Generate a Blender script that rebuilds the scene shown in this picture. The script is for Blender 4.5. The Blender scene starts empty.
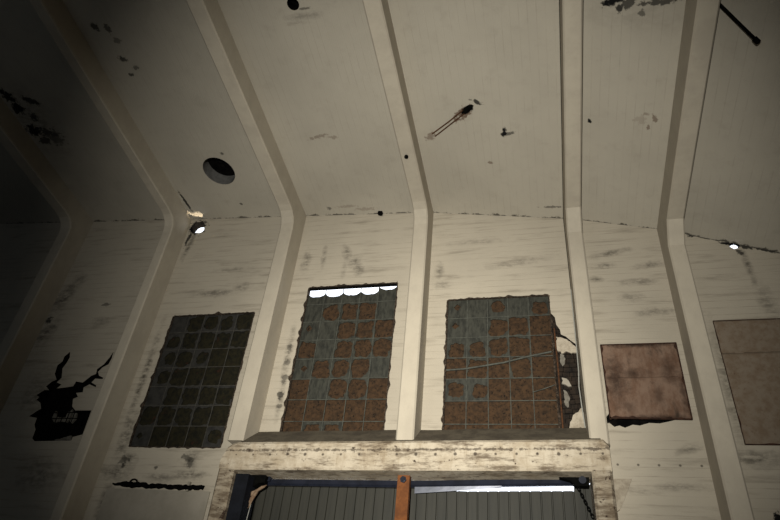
import bpy, bmesh, math, random
from mathutils import Vector, Matrix, noise
from mathutils.geometry import tessellate_polygon

SC = bpy.context.scene
ALB = .58                          # darkens every mixed colour so less light bounces onto the rib sides
COL = SC.collection
SLOPE = 0.1583 / 0.9874           # the ceiling rises this much for every metre away from the wall
CN = 0.9874                       # horizontal metres per metre along the ceiling

# seam between wall and ceiling: height of the seam at x
KNOTS = [(-24.5, 14.85), (-20.1, 14.55), (-15.7, 14.2), (-11.55, 13.88), (-7.28, 13.57), (-3.09, 13.27),
         (1.07, 12.58), (3.41, 11.95), (7.6, 10.35), (9.5, 9.6)]
Y_REAR = -26.0


def h(x):
    for (a, za), (b, zb) in zip(KNOTS, KNOTS[1:]):
        if x <= b:
            return za + (zb - za) * (x - a) / (b - a)
    return KNOTS[-1][1]


def cpt(x, s, drop=0.0):
    """a point on the ceiling: x along the wall, s metres away from the seam"""
    return Vector((x, -s * CN, h(x) + s * SLOPE * CN - drop))


# ------------------------------------------------------------------ materials
def new_mat(name):
    m = bpy.data.materials.new(name)
    m.use_nodes = True
    nt = m.node_tree
    b = nt.nodes['Principled BSDF']
    return m, nt, b


def N(nt, typ, **kw):
    n = nt.nodes.new(typ)
    for k, v in kw.items():
        if k in n.inputs:
            n.inputs[k].default_value = v
        else:
            setattr(n, k, v)
    return n


def L(nt, a, b):
    nt.links.new(a, b)


def math_node(nt, op, a, b=None, clamp=False):
    n = nt.nodes.new('ShaderNodeMath')
    n.operation = op
    n.use_clamp = clamp
    for i, v in enumerate((a, b)):
        if v is None:
            continue
        if isinstance(v, (int, float)):
            n.inputs[i].default_value = v
        else:
            L(nt, v, n.inputs[i])
    return n.outputs[0]


def mixc(nt, fac, a, b, blend='MIX'):
    n = nt.nodes.new('ShaderNodeMix')
    n.data_type = 'RGBA'
    n.blend_type = blend
    for i, v in ((0, fac), (6, a), (7, b)):
        if isinstance(v, (int, float)):
            n.inputs[i].default_value = v
        elif isinstance(v, tuple):
            n.inputs[i].default_value = (*(c * ALB for c in v), 1)
        else:
            L(nt, v, n.inputs[i])
    return n.outputs[2]


def noise_fac(nt, vec, scale, detail=4, rough=.6, sc=None, dist=0.0):
    if sc is not None:
        mp = N(nt, 'ShaderNodeMapping')
        mp.inputs['Scale'].default_value = sc
        L(nt, vec, mp.inputs['Vector'])
        vec = mp.outputs[0]
    n = N(nt, 'ShaderNodeTexNoise', Scale=scale, Detail=detail, Roughness=rough, Distortion=dist)
    L(nt, vec, n.inputs['Vector'])
    return n


def ramp(nt, fac, lo, hi):
    n = N(nt, 'ShaderNodeMapRange', interpolation_type='SMOOTHSTEP')
    n.inputs[1].default_value = lo
    n.inputs[2].default_value = hi
    L(nt, fac, n.inputs[0])
    return n.outputs[0]


def stains(nt, uv, lst, jag=.35, nscale=9.0, soft=.4):
    """ragged spots: (u, v, ru, rv, rotation in degrees, strength)"""
    nz = noise_fac(nt, uv, nscale, 5, .7)
    acc = None
    for (u, v, ru, rv, rot, st) in lst:
        mp = N(nt, 'ShaderNodeMapping', vector_type='TEXTURE')
        mp.inputs['Location'].default_value = (u, v, 0)
        mp.inputs['Rotation'].default_value = (0, 0, math.radians(rot))
        mp.inputs['Scale'].default_value = (ru, rv, 1)
        L(nt, uv, mp.inputs['Vector'])
        ln = N(nt, 'ShaderNodeVectorMath', operation='LENGTH')
        L(nt, mp.outputs[0], ln.inputs[0])
        ma = nt.nodes.new('ShaderNodeMath')
        ma.operation = 'MULTIPLY_ADD'
        L(nt, nz.outputs['Fac'], ma.inputs[0])
        ma.inputs[1].default_value = -jag * 6
        L(nt, math_node(nt, 'ADD', ln.outputs['Value'], jag * 3), ma.inputs[2])
        mr = N(nt, 'ShaderNodeMapRange')
        mr.inputs[1].default_value = 1.15
        mr.inputs[2].default_value = 1.15 - soft
        mr.inputs[3].default_value = 0.0
        mr.inputs[4].default_value = st
        L(nt, ma.outputs[0], mr.inputs[0])
        acc = mr.outputs[0] if acc is None else math_node(nt, 'MAXIMUM', acc, mr.outputs[0])
    return acc


def painted(name, base, dark, smudge, black, brown, boards='H', streak=.35, seam=False, ties=None):
    """whitewashed board-marked concrete, uv in metres"""
    m, nt, b = new_mat(name)
    uvn = N(nt, 'ShaderNodeUVMap', uv_map='metres')
    uv = uvn.outputs[0]
    sep = N(nt, 'ShaderNodeSeparateXYZ')
    L(nt, uv, sep.inputs[0])
    n1 = noise_fac(nt, uv, .35, 4, .6)
    n2 = noise_fac(nt, uv, 2.2, 6, .65, sc=(.25, 2.2, 1) if boards == 'H' else (1.0, 1.0, 1))
    col = mixc(nt, ramp(nt, n1.outputs['Fac'], .35, .7), base, tuple(c * .9 for c in base))
    col = mixc(nt, math_node(nt, 'MULTIPLY', ramp(nt, n2.outputs['Fac'], .5, .78), streak), col, dark)
    # board joints
    ax = sep.outputs[1] if boards == 'H' else sep.outputs[0]
    fr = math_node(nt, 'FRACT', math_node(nt, 'MULTIPLY', ax, 1 / .19))
    d = math_node(nt, 'ABSOLUTE', math_node(nt, 'SUBTRACT', fr, .5))
    line = ramp(nt, d, .43, .5)
    n3 = noise_fac(nt, uv, 1.3, 3, .6)
    lw = math_node(nt, 'MULTIPLY', line, math_node(nt, 'MULTIPLY', ramp(nt, n3.outputs['Fac'], .38, .7), 0.5 if boards == 'H' else .22))
    col = mixc(nt, lw, col, dark)
    nf = noise_fac(nt, uv, 26, 3, .7)
    col = mixc(nt, math_node(nt, 'MULTIPLY', ramp(nt, nf.outputs['Fac'], .62, .78), .22), col, dark)
    if smudge:
        wob = noise_fac(nt, uv, 3, 4, .7, sc=(1.2, 2.4, 1))
        ms = stains(nt, uv, smudge, .25, 3.5, 1.0)
        ms = math_node(nt, 'MULTIPLY', ms, math_node(nt, 'MULTIPLY', ramp(nt, wob.outputs['Fac'], .3, .65), .95))
        col = mixc(nt, ms, col, tuple(c * .3 for c in dark))
    if brown:
        col = mixc(nt, stains(nt, uv, brown, .75, 10), col, (.13, .06, .03))
    if black:
        col = mixc(nt, stains(nt, uv, black, .62, 8), col, (.008, .008, .008))
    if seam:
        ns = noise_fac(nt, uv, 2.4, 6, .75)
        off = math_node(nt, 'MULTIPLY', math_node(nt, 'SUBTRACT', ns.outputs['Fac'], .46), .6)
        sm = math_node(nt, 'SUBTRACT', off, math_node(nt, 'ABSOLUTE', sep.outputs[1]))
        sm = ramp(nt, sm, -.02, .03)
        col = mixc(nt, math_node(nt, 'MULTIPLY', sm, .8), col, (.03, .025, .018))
    if ties:
        z0, pitch, x0, x1 = ties
        fu = math_node(nt, 'MULTIPLY', math_node(nt, 'SUBTRACT', math_node(nt, 'FRACT', math_node(nt, 'MULTIPLY', sep.outputs[0], 1 / pitch)), .5), pitch)
        fv = math_node(nt, 'SUBTRACT', sep.outputs[1], z0)
        rr = math_node(nt, 'SQRT', math_node(nt, 'ADD', math_node(nt, 'MULTIPLY', fu, fu), math_node(nt, 'MULTIPLY', fv, fv)))
        tm = N(nt, 'ShaderNodeMapRange')
        tm.inputs[1].default_value = .034
        tm.inputs[2].default_value = .016
        L(nt, rr, tm.inputs[0])
        inx = math_node(nt, 'MULTIPLY', math_node(nt, 'GREATER_THAN', sep.outputs[0], x0), math_node(nt, 'LESS_THAN', sep.outputs[0], x1))
        col = mixc(nt, math_node(nt, 'MULTIPLY', math_node(nt, 'MULTIPLY', tm.outputs[0], inx), .75), col, (.05, .04, .03))
    L(nt, col, b.inputs['Base Color'])
    b.inputs['Roughness'].default_value = .85
    b.inputs['Specular IOR Level'].default_value = .2
    bp = N(nt, 'ShaderNodeBump', Strength=.25, Distance=.02)
    L(nt, math_node(nt, 'ADD', math_node(nt, 'MULTIPLY', line, -.5), nf.outputs['Fac']), bp.inputs['Height'])
    L(nt, bp.outputs[0], b.inputs['Normal'])
    return m


def rough_mat(name, c1, c2, scale=8, c3=None, rough=.9, bump=.4, metal=0.0, stretch=None, lo=.38, hi=.65, spec=.2, c3lo=.6, c3hi=.72, c3scale=3.1, blots=None):
    m, nt, b = new_mat(name)
    tc = N(nt, 'ShaderNodeTexCoord')
    v = tc.outputs['Object']
    n = noise_fac(nt, v, scale, 6, .7, sc=stretch)
    col = mixc(nt, ramp(nt, n.outputs['Fac'], lo, hi), c1, c2)
    if c3:
        n3 = noise_fac(nt, v, scale * c3scale, 5, .7, sc=stretch, dist=.3)
        col = mixc(nt, ramp(nt, n3.outputs['Fac'], c3lo, c3hi), col, c3)
    if blots:
        sp = N(nt, 'ShaderNodeSeparateXYZ')
        L(nt, v, sp.inputs[0])
        cb = N(nt, 'ShaderNodeCombineXYZ')
        L(nt, sp.outputs[0], cb.inputs[0])
        L(nt, sp.outputs[2], cb.inputs[1])
        col = mixc(nt, stains(nt, cb.outputs[0], blots, .4, 5, 1.0), col, (.045, .026, .018))
    L(nt, col, b.inputs['Base Color'])
    b.inputs['Roughness'].default_value = rough
    b.inputs['Metallic'].default_value = metal
    b.inputs['Specular IOR Level'].default_value = spec
    if bump:
        bp = N(nt, 'ShaderNodeBump', Strength=bump, Distance=.02)
        L(nt, n.outputs['Fac'], bp.inputs['Height'])
        L(nt, bp.outputs[0], b.inputs['Normal'])
    return m


WHITE = (.63, .565, .455)
DARK = (.24, .205, .155)
wall_smudge = [(-6.76, 11.7, .16, .5, 0, .7), (-6.2, 11.85, .1, .45, 0, .7), (-5.48, 11.95, .16, .35, 20, .8), (-5.2, 11.6, .2, .3, -20, .7),
               (-5.05, 11.3, .2, .25, 20, .8), (-5.5, 11.3, .1, .3, 0, .5),
               (-10.6, 5.65, .25, .2, 0, .9), (-8.82, 5.68, .3, .25, 0, .9), (-8.75, 5.31, .6, .14, 0, .9), (-9.5, 5.24, .5, .12, 0, .7), (-10.85, 5.35, .5, .28, 0, .8),
               (2.85, 10.85, .5, .12, 8, .7), (2.75, 9.45, .5, .14, 0, .7), (1.95, 11.3, .6, .12, 12, .8), (1.7, 10.9, .4, .1, 0, .7), (1.5, 10.5, .18, .12, 0, .8),
               (2.5, 10.35, .5, .12, 0, .7), (2.3, 9.9, .35, .15, 0, .6), (-9.6, 10.75, .9, .16, 0, .7), (-8.7, 10.9, .35, .2, 0, .6), (-9.2, 11.6, .8, .1, 0, .5),
               (5.1, 10.6, .1, .7, 4, .8), (5.25, 9.6, .2, .6, 4, .6), (2.9, 6.1, .3, .12, 15, .7), (2.6, 5.3, .7, .1, 0, .6), (1.9, 5.2, .4, .07, 0, .5),
               (-15.2, 10.9, .35, .8, -25, .9), (-15.25, 9.6, .4, .6, -20, .8), (-13.3, 9.9, .4, .2, 0, .6), (-14.9, 11.6, .3, .3, 0, .7), (-13.2, 5.2, .9, .5, 0, .6), (-14.5, 7.6, .6, .9, 0, .6),
               (-11.05, 8.0, .13, 1.9, 0, .95), (-10.95, 6.3, .22, .8, 0, .9), (-6.72, 8.6, .12, 1.0, 0, .8), (-6.68, 7.3, .1, .6, 0, .8), (-2.62, 11.1, .15, .3, 0, .7), (-2.5, 10.6, .25, .15, 0, .6),
               (-.4, 11.2, 1.0, .14, 8, .55), (-1.6, 12.0, .9, .12, 0, .4), (3.95, 7.6, .14, 1.6, 0, .7), (4.1, 5.9, .6, .22, 0, .8), (-10.9, 4.6, .22, .6, 0, .9), (-11.1, 12.7, .12, .7, -8, .95)]
wall_black = [(-4.56, 13.37, .07, .09, 0, 1), (-11.0, 13.47, .3, .29, 0, 1), (-11.22, 13.0, .06, .3, -8, .9), (-9.75, 5.47, .06, .04, 0, .7), (-10.75, 5.65, .16, .1, 20, .6), (-10.72, 5.55, .07, .1, 0, .8), (-8.9, 5.72, .2, .07, -20, .6), (-8.8, 5.6, .1, .12, 0, .6),
              (-10.7, 4.28, .12, .06, 0, .8), (4.75, 11.38, .12, .05, -20, 1), (5.15, 11.25, .18, .06, -25, .9), (5.6, 11.1, .3, .05, -22, .9), (4.0, 11.72, .1, .07, 0, .9), (4.4, 11.57, .4, .03, -20, .8), (5.02, 11.08, .08, .08, 0, .8),
              (4.27, 4.74, .1, .14, 0, 1), (-15.35, 10.05, .12, .12, 0, .8), (-15.7, 9.5, .1, .1, 0, .7), (-13.4, 10.55, .15, .06, 0, .6), (-7.85, 13.3, .05, .1, 0, .6), (-6.7, 7.42, .1, .1, 0, .75), (-6.68, 7.85, .09, .13, 0, .6), (-6.7, 8.35, .1, .1, 0, .5), (-6.68, 7.1, .09, .07, 0, .5), (-6.72, 8.8, .07, .14, 0, .4)]
M_WALL = painted('whitewashed_wall', WHITE, DARK, wall_smudge, wall_black, None, 'H', .7, False, (5.745, .41, 1.3, 3.2))
ceil_black = [(-3.31 + .02, 2.24, .0, .0, 0, 0), (-.55, 2.88, .06, .13, -20, 1), (-.45, 2.84, .14, .05, 15, .7), (1.51, 3.23, .05, .05, 0, 1),
              (-1.42, 3.56, .16, .09, 35, 1), (-1.15, 3.78, .14, .05, -25, .9),
              (-15.2, 5.1, .16, .3, 35, 1), (-15.15, 4.68, .2, .2, 0, 1), (-14.5, 4.9, .3, .1, -30, .9), (-15.15, 3.88, .26, .22, 0, 1), (-14.7, 3.77, .32, .13, -30, .8), (-15.0, 3.5, .25, .14, 0, .8), (-14.8, 4.35, .12, .18, 0, .8), (-14.55, 3.6, .3, .3, 0, .6),
              (-10.85, 6.79, .1, .1, 0, .8), (-10.5, 6.67, .08, .13, 0, .7), (-10.42, 6.36, .1, .1, 0, .5), (-10.56, 5.83, .13, .07, -20, .8), (-10.57, 5.38, .09, .05, 0, .8), (-10.3, 5.55, .1, .06, 20, .6),
              (1.9, 6.12, .22, .1, 10, 1), (2.03, 5.98, .08, .1, 0, .9), (2.2, 6.1, .1, .2, -30, .8), (2.75, 6.09, .35, .06, 5, .8), (2.45, 5.87, .07, .08, 0, .6), (-4.95, 6.52, .14, .03, 0, .6), (-9.0, 2.6, .05, .05, 0, .7), (-9.2, .6, .05, .05, 0, .7), (-6.2, .3, .07, .07, 0, .6),
              (-11.2, .75, .045, .45, 6, .9), (.6, .42, .3, .04, 5, .6)]
ceil_brown = [(2.9, 3.4, .05, .1, 20, .6), (2.78, 3.15, .04, .06, 0, .6), (2.6, 3.35, .12, .12, 0, .2), (2.72, 3.5, .05, .04, 0, .4), (-1.55, 3.45, .3, .12, 38, .8), (-5.7, 2.95, .3, .05, 10, .45), (-5.3, 2.9, .15, .05, -10, .4), (-1.0, 1.9, .08, .05, 0, .6), (-2.5, 2.75, .16, .09, 35, .55), (-5.6, .35, .3, .05, 4, .3), (-5.0, .22, .3, .06, 0, .3)]
ceil_smudge = [(2.3, 5.8, .9, .4, 0, .16), (-14.9, 4.2, .9, 1.4, 0, .5), (-5.0, 6.35, .5, .12, 0, .5), (-5.3, 6.2, .4, .06, 0, .4)]
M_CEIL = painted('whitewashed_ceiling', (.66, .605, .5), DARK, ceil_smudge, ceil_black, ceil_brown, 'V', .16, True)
M_RIB = rough_mat('rib_concrete', (.68, .61, .49), (.61, .545, .44), 1.6, (.5, .44, .35), .8, .12, stretch=(1, 1, .6), c3lo=.62, c3hi=.8, c3scale=8)
M_EDGE_STRIP = rough_mat('dark_strip', (.05, .045, .035), (.1, .085, .065), 9)
M_VOID = rough_mat('painted_dark_recess', (.005, .005, .005), (.011, .01, .009), 5, spec=0.0)  # darkness of the recesses put into the colour of their sides and backs
M_BEAM = None


def beam_mat(name='weathered_plaster', k=1.0, g=0.0):
    m, nt, b = new_mat(name)
    tc = N(nt, 'ShaderNodeTexCoord')
    v = tc.outputs['Object']
    sep = N(nt, 'ShaderNodeSeparateXYZ')
    L(nt, v, sep.inputs[0])
    n1 = noise_fac(nt, v, 1.4, 6, .7)
    n2 = noise_fac(nt, v, 3.0, 6, .75, sc=(.5, 1, 2.2))
    n3 = noise_fac(nt, v, 7.0, 4, .7)
    n4 = noise_fac(nt, v, 2.3, 5, .7, sc=(2.5, 1, .5))
    col = mixc(nt, ramp(nt, n1.outputs['Fac'], .36, .66), tuple(c * k for c in (.72, .635, .5)), tuple(c * k for c in (.5, .415, .3)))
    col = mixc(nt, math_node(nt, 'MULTIPLY', ramp(nt, n4.outputs['Fac'], .5, .72), .5), col, (.3, .21, .12))
    col = mixc(nt, math_node(nt, 'MULTIPLY', ramp(nt, n2.outputs['Fac'], .46 - g, .66 - g), .85), col, (.14, .1, .065))
    col = mixc(nt, ramp(nt, n3.outputs['Fac'], .61 - g * .5, .69 - g * .5), col, (.05, .03, .02))
    # a dirty board line along the lintel with a row of anchor holes under it
    z = math_node(nt, 'SUBTRACT', sep.outputs[2], math_node(nt, 'MULTIPLY', sep.outputs[0], .016))
    dl = math_node(nt, 'ABSOLUTE', math_node(nt, 'SUBTRACT', z, 5.73))
    dl = math_node(nt, 'SUBTRACT', dl, math_node(nt, 'MULTIPLY', math_node(nt, 'SUBTRACT', n3.outputs['Fac'], .52), .22))
    lm = N(nt, 'ShaderNodeMapRange')
    lm.inputs[1].default_value = .035
    lm.inputs[2].default_value = .01
    L(nt, dl, lm.inputs[0])
    col = mixc(nt, math_node(nt, 'MULTIPLY', lm.outputs[0], .75), col, (.07, .05, .035))
    fu = math_node(nt, 'MULTIPLY', math_node(nt, 'SUBTRACT', math_node(nt, 'FRACT', math_node(nt, 'MULTIPLY', sep.outputs[0], 1 / .43)), .5), .43)
    fv = math_node(nt, 'SUBTRACT', z, 5.63)
    rr = math_node(nt, 'SQRT', math_node(nt, 'ADD', math_node(nt, 'MULTIPLY', fu, fu), math_node(nt, 'MULTIPLY', fv, fv)))
    tm = N(nt, 'ShaderNodeMapRange')
    tm.inputs[1].default_value = .036
    tm.inputs[2].default_value = .018
    L(nt, math_node(nt, 'ADD', rr, math_node(nt, 'MULTIPLY', math_node(nt, 'SUBTRACT', n1.outputs['Fac'], .5), .1)), tm.inputs[0])
    col = mixc(nt, math_node(nt, 'MULTIPLY', tm.outputs[0], .8), col, (.04, .028, .02))
    L(nt, col, b.inputs['Base Color'])
    b.inputs['Roughness'].default_value = .9
    b.inputs['Specular IOR Level'].default_value = .2
    bp = N(nt, 'ShaderNodeBump', Strength=.5, Distance=.03)
    L(nt, n3.outputs['Fac'], bp.inputs['Height'])
    L(nt, bp.outputs[0], b.inputs['Normal'])
    return m


M_BEAM = beam_mat()
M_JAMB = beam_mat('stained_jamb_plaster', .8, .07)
M_SLOPE_GREY = rough_mat('dusty_shaded_ledge', (.2, .17, .125), (.12, .1, .075), 3, (.3, .25, .18), c3lo=.62, c3hi=.75)  # dust plus the grey of grazing light, mixed into the colour
M_BRICK = rough_mat('rough_brown_infill', (.08, .044, .021), (.04, .024, .013), 9, (.008, .006, .004), bump=1.0, c3lo=.53, c3hi=.66, c3scale=1.7)
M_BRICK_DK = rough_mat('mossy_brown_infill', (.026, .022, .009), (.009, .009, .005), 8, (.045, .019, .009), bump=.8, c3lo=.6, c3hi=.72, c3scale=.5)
M_PANE = rough_mat('grimy_pane', (.062, .063, .05), (.026, .027, .022), 4.5, (.11, .112, .09), rough=.6, bump=.2, spec=.25, stretch=(2.2, 1, .7), c3lo=.6, c3hi=.76)
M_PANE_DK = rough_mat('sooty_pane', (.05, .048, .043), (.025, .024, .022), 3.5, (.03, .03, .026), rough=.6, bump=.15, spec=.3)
M_BAR = rough_mat('glazing_bar', (.11, .115, .096), (.06, .06, .05), 6, (.035, .028, .02), rough=.7)
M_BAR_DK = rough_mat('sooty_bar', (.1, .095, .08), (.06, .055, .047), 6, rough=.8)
M_EDGE = rough_mat('crumbled_edge', (.035, .025, .017), (.14, .1, .07), 9, (.012, .009, .007), lo=.42, hi=.7, c3lo=.5, c3hi=.6)
M_RUST = rough_mat('rusted_sheet', (.3, .2, .145), (.2, .115, .075), 2.4, (.06, .042, .03), bump=.3, stretch=(1.5, 1, .8), lo=.38, hi=.66, c3lo=.52, c3hi=.78, c3scale=.8, blots=[(-.62, .95, .3, .65, 0, .8), (-.25, 1.1, .5, .16, 0, .6), (.58, 1.15, .22, .4, 0, .6), (.25, .55, .14, .3, 0, .5), (-.4, .3, .2, .2, 0, .5), (0, 1.84, .9, .09, 0, .9), (.78, .6, .08, .6, 0, .7), (.2, .05, .8, .08, 0, .8)])
M_RUST_DULL = rough_mat('dull_rusted_sheet', (.3, .24, .18), (.24, .175, .12), 5, (.15, .09, .06), bump=.3, c3lo=.6, c3hi=.75, c3scale=4)
M_RUSTEDGE = rough_mat('deep_rust', (.075, .036, .022), (.035, .018, .012), 8)
M_POST = rough_mat('orange_rust', (.24, .088, .028), (.15, .055, .02), 4, (.08, .028, .014), bump=.4, c3lo=.6, c3hi=.75)
M_GATE = rough_mat('painted_gate_metal', (.039, .038, .029), (.027, .027, .021), 1.6, (.055, .052, .041), rough=.6, bump=.06, stretch=(3, 1, .25), spec=.3, c3lo=.62, c3hi=.8)
M_TRACK = rough_mat('blue_black_steel', (.03, .036, .06), (.018, .022, .036), 3, rough=.35, bump=.05, metal=.4, spec=.5)
M_DARK_BOX = rough_mat('blue_black_box', (.012, .014, .02), (.007, .008, .011), 3, rough=.7, spec=.1)
M_GALV = rough_mat('galvanised_lip', (.13, .14, .18), (.09, .1, .13), 3, rough=.4, bump=.05, metal=.4, spec=.5)
M_BLACK = rough_mat('black_iron', (.003, .003, .003), (.006, .006, .005), 6, rough=.85, spec=.03)
M_BAREBAR = rough_mat('rusty_bar', (.14, .06, .025), (.06, .028, .014), 12)
M_RUBBLE = rough_mat('dark_brickwork', (.035, .024, .016), (.013, .01, .008), 6, (.075, .05, .03), bump=.9, c3lo=.6, c3hi=.75)
M_PLASTER = rough_mat('loose_plaster', (.6, .53, .42), (.4, .34, .26), 5, (.2, .15, .1), bump=.3, c3lo=.64, c3hi=.76)
M_PLASTER_GREY = rough_mat('grey_plaster', (.44, .4, .33), (.38, .345, .28), 1.5, (.25, .22, .17), bump=.1, c3lo=.66, c3hi=.8)
M_PLASTER_DIM = rough_mat('grimy_plaster', (.27, .25, .21), (.16, .145, .12), 6)
M_CABLE = rough_mat('pale_cable', (.5, .5, .46), (.4, .4, .36), 6, rough=.5)
M_RAG = rough_mat('stained_cloth', (.34, .25, .17), (.2, .12, .07), 6, (.1, .05, .03), c3lo=.6, c3hi=.7)
M_PIPE = rough_mat('pale_sleeve', (.2, .195, .185), (.14, .137, .13), 6, (.06, .058, .055), c3lo=.62, c3hi=.75)
M_FLOOR = rough_mat('floor_concrete', (.08, .075, .065), (.05, .047, .04), .6)
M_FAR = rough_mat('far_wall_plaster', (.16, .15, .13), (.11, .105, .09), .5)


# ------------------------------------------------------------------ mesh helpers
class MB:
    def __init__(self):
        self.v = []
        self.f = []
        self.m = []
        self.uv = None
        self.smooth = False

    def vert(self, p):
        self.v.append(Vector(p))
        return len(self.v) - 1

    def face(self, idx, mat=0):
        out = []
        for i in idx:
            if i not in out:
                out.append(i)
        if len(out) > 2:
            self.f.append(out)
            self.m.append(mat)

    def quad(self, a, b, c, d, mat=0):
        self.face([self.vert(p) for p in (a, b, c, d)], mat)

    def box(self, lo, hi, mat=0, rot=None):
        (x0, y0, z0), (x1, y1, z1) = lo, hi
        ps = [Vector(p) for p in ((x0, y0, z0), (x1, y0, z0), (x1, y1, z0), (x0, y1, z0), (x0, y0, z1), (x1, y0, z1), (x1, y1, z1), (x0, y1, z1))]
        if rot is not None:
            c = (ps[0] + ps[6]) / 2
            ps = [c + rot @ (p - c) for p in ps]
        i = [self.vert(p) for p in ps]
        for q in ((0, 3, 2, 1), (4, 5, 6, 7), (0, 1, 5, 4), (1, 2, 6, 5), (2, 3, 7, 6), (3, 0, 4, 7)):
            self.face([i[k] for k in q], mat)

    def tube(self, pts, r, n=8, mat=0, cap=True):
        pts = [Vector(p) for p in pts]
        rs = r if isinstance(r, (list, tuple)) else [r] * len(pts)
        rings = []
        for k, p in enumerate(pts):
            d = (pts[min(k + 1, len(pts) - 1)] - pts[max(k - 1, 0)]).normalized()
            u = d.orthogonal().normalized() if k == 0 else (u - d * u.dot(d)).normalized()
            w = d.cross(u)
            rings.append([self.vert(p + (u * math.cos(2 * math.pi * j / n) + w * math.sin(2 * math.pi * j / n)) * rs[k]) for j in range(n)])
        for a, b in zip(rings, rings[1:]):
            for j in range(n):
                self.face([a[j], a[(j + 1) % n], b[(j + 1) % n], b[j]], mat)
        if cap:
            self.face(rings[0][::-1], mat)
            self.face(rings[-1], mat)

    def prism(self, poly, y0, y1, mat=0):
        """outline in (x, z), extruded from y0 to y1"""
        a = [self.vert((x, y0, z)) for x, z in poly]
        b = [self.vert((x, y1, z)) for x, z in poly]
        tri = tessellate_polygon([[Vector((x, z, 0)) for x, z in poly]])
        for t in tri:
            self.face([a[i] for i in t], mat)
            self.face([b[i] for i in t][::-1], mat)
        n = len(poly)
        for i in range(n):
            self.face([a[i], a[(i + 1) % n], b[(i + 1) % n], b[i]], mat)

    def build(self, name, mat, parent=None, origin=None, smooth=False, recalc=True):
        if parent is not None:
            o = Vector((0, 0, 0))
            q = parent
            while q is not None:
                o += Vector(q.location)
                q = q.parent
        elif origin is not None:
            o = Vector(origin)
        else:
            xs = [p.x for p in self.v]
            ys = [p.y for p in self.v]
            o = Vector(((min(xs) + max(xs)) / 2, (min(ys) + max(ys)) / 2, min(p.z for p in self.v)))
        me = bpy.data.meshes.new(name)
        me.from_pydata([p - o for p in self.v], [], self.f)
        for mm in (mat if isinstance(mat, list) else [mat]):
            me.materials.append(mm)
        for p, k in zip(me.polygons, self.m):
            p.material_index = k
            p.use_smooth = smooth
        if self.uv is not None:
            lay = me.uv_layers.new(name='metres')
            for lp in me.loops:
                lay.data[lp.index].uv = self.uv(self.v[lp.vertex_index])
        if recalc:
            bm = bmesh.new()
            bm.from_mesh(me)
            bmesh.ops.remove_doubles(bm, verts=bm.verts, dist=1e-5)
            bmesh.ops.recalc_face_normals(bm, faces=bm.faces)
            bm.to_mesh(me)
            bm.free()
        me.update()
        ob = bpy.data.objects.new(name, me)
        COL.objects.link(ob)
        if parent is not None:
            ob.parent = parent
        else:
            ob.location = o
        return ob


def tag(o, label=None, cat=None, group=None, kind=None):
    if label:
        o['label'] = label
    if cat:
        o['category'] = cat
    if group:
        o['group'] = group
    if kind:
        o['kind'] = kind
    return o


def empty(name, loc, label, cat, group=None, kind=None):
    o = bpy.data.objects.new(name, None)
    o.location = loc
    o.empty_display_size = .2
    COL.objects.link(o)
    return tag(o, label, cat, group, kind)


def ragged(poly, amp, step, seed):
    """subdivide an outline and shake it"""
    rnd = random.Random(seed)
    out = []
    n = len(poly)
    for i in range(n):
        a, b = Vector(poly[i]), Vector(poly[(i + 1) % n])
        k = max(1, int((b - a).length / step))
        for j in range(k):
            p = a.lerp(b, j / k)
            out.append((p.x + rnd.uniform(-amp, amp), p.y + rnd.uniform(-amp, amp)))
    return out


# ------------------------------------------------------------------ room shell
W1 = (-10.74, -8.06, 6.0, 9.98)
W2 = (-6.48, -3.81, 6.41, 10.74)
W3 = (-2.35, .29, 6.46, 10.08)
rect = lambda w: [(w[0], w[2]), (w[1], w[2]), (w[1], w[3]), (w[0], w[3])]
TREE = [(-12.37, 7.01), (-12.35, 6.32), (-12.63, 6.25), (-12.64, 6.15), (-13.84, 6.12), (-13.96, 6.2), (-13.98, 6.45), (-14.09, 6.59), (-14.11, 6.79), (-14.41, 6.84), (-14.23, 6.99), (-14.11, 7.07), (-14.23, 7.25), (-14.41, 7.34), (-14.36, 7.43), (-14.49, 7.49), (-14.29, 7.64), (-14.12, 7.64), (-14.29, 7.76), (-14.16, 7.91), (-14.02, 7.97), (-14.18, 8.16), (-14.22, 8.44), (-14.1, 8.57), (-14.11, 8.73), (-13.98, 8.89), (-13.9, 8.69), (-13.93, 8.5), (-13.99, 8.34), (-13.87, 8.03), (-13.97, 7.88), (-13.77, 7.81), (-13.88, 7.69), (-13.62, 7.71), (-13.33, 7.75), (-13.3, 7.9), (-13.05, 7.86), (-12.85, 8.07), (-12.71, 8.13), (-12.74, 8.28), (-12.57, 8.44), (-12.47, 8.65), (-12.41, 8.84), (-12.38, 8.62), (-12.41, 8.43), (-12.57, 8.34), (-12.67, 8.19), (-12.58, 8.07), (-12.4, 8.0), (-12.43, 7.96), (-12.67, 7.98), (-12.75, 7.86), (-12.55, 7.77), (-12.53, 7.71), (-12.79, 7.8), (-12.95, 7.71), (-12.91, 7.56), (-13.13, 7.54), (-13.01, 7.42), (-13.15, 7.36), (-13.07, 7.13), (-12.91, 7.01)]
SPALL = [(.305, 9.55), (.40, 9.42), (.42, 9.2), (.5, 9.05), (.51, 8.92), (.62, 8.86), (.72, 8.75), (.82, 8.66), (.9, 8.5), (.9, 6.52), (.305, 6.52)]
TORN = [(1.45, 8.52), (3.04, 8.52), (3.03, 6.80), (2.6, 6.69), (2.42, 6.65), (2.2, 6.66), (2.0, 6.6), (1.86, 6.62), (1.69, 6.55), (1.58, 6.6), (1.47, 6.57), (1.38, 6.66), (1.29, 6.66), (1.3, 6.76), (1.38, 6.86), (1.44, 7.0)]
P2 = (3.98, 6.95, 6.19, 9.12)
P2HOLE = [(P2[0] + .05, P2[2] + .05), (P2[1] - .05, P2[2] + .05), (P2[1] - .05, P2[3] - .05), (P2[0] + .05, P2[3] - .05)]
rnd = random.Random(4)


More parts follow.
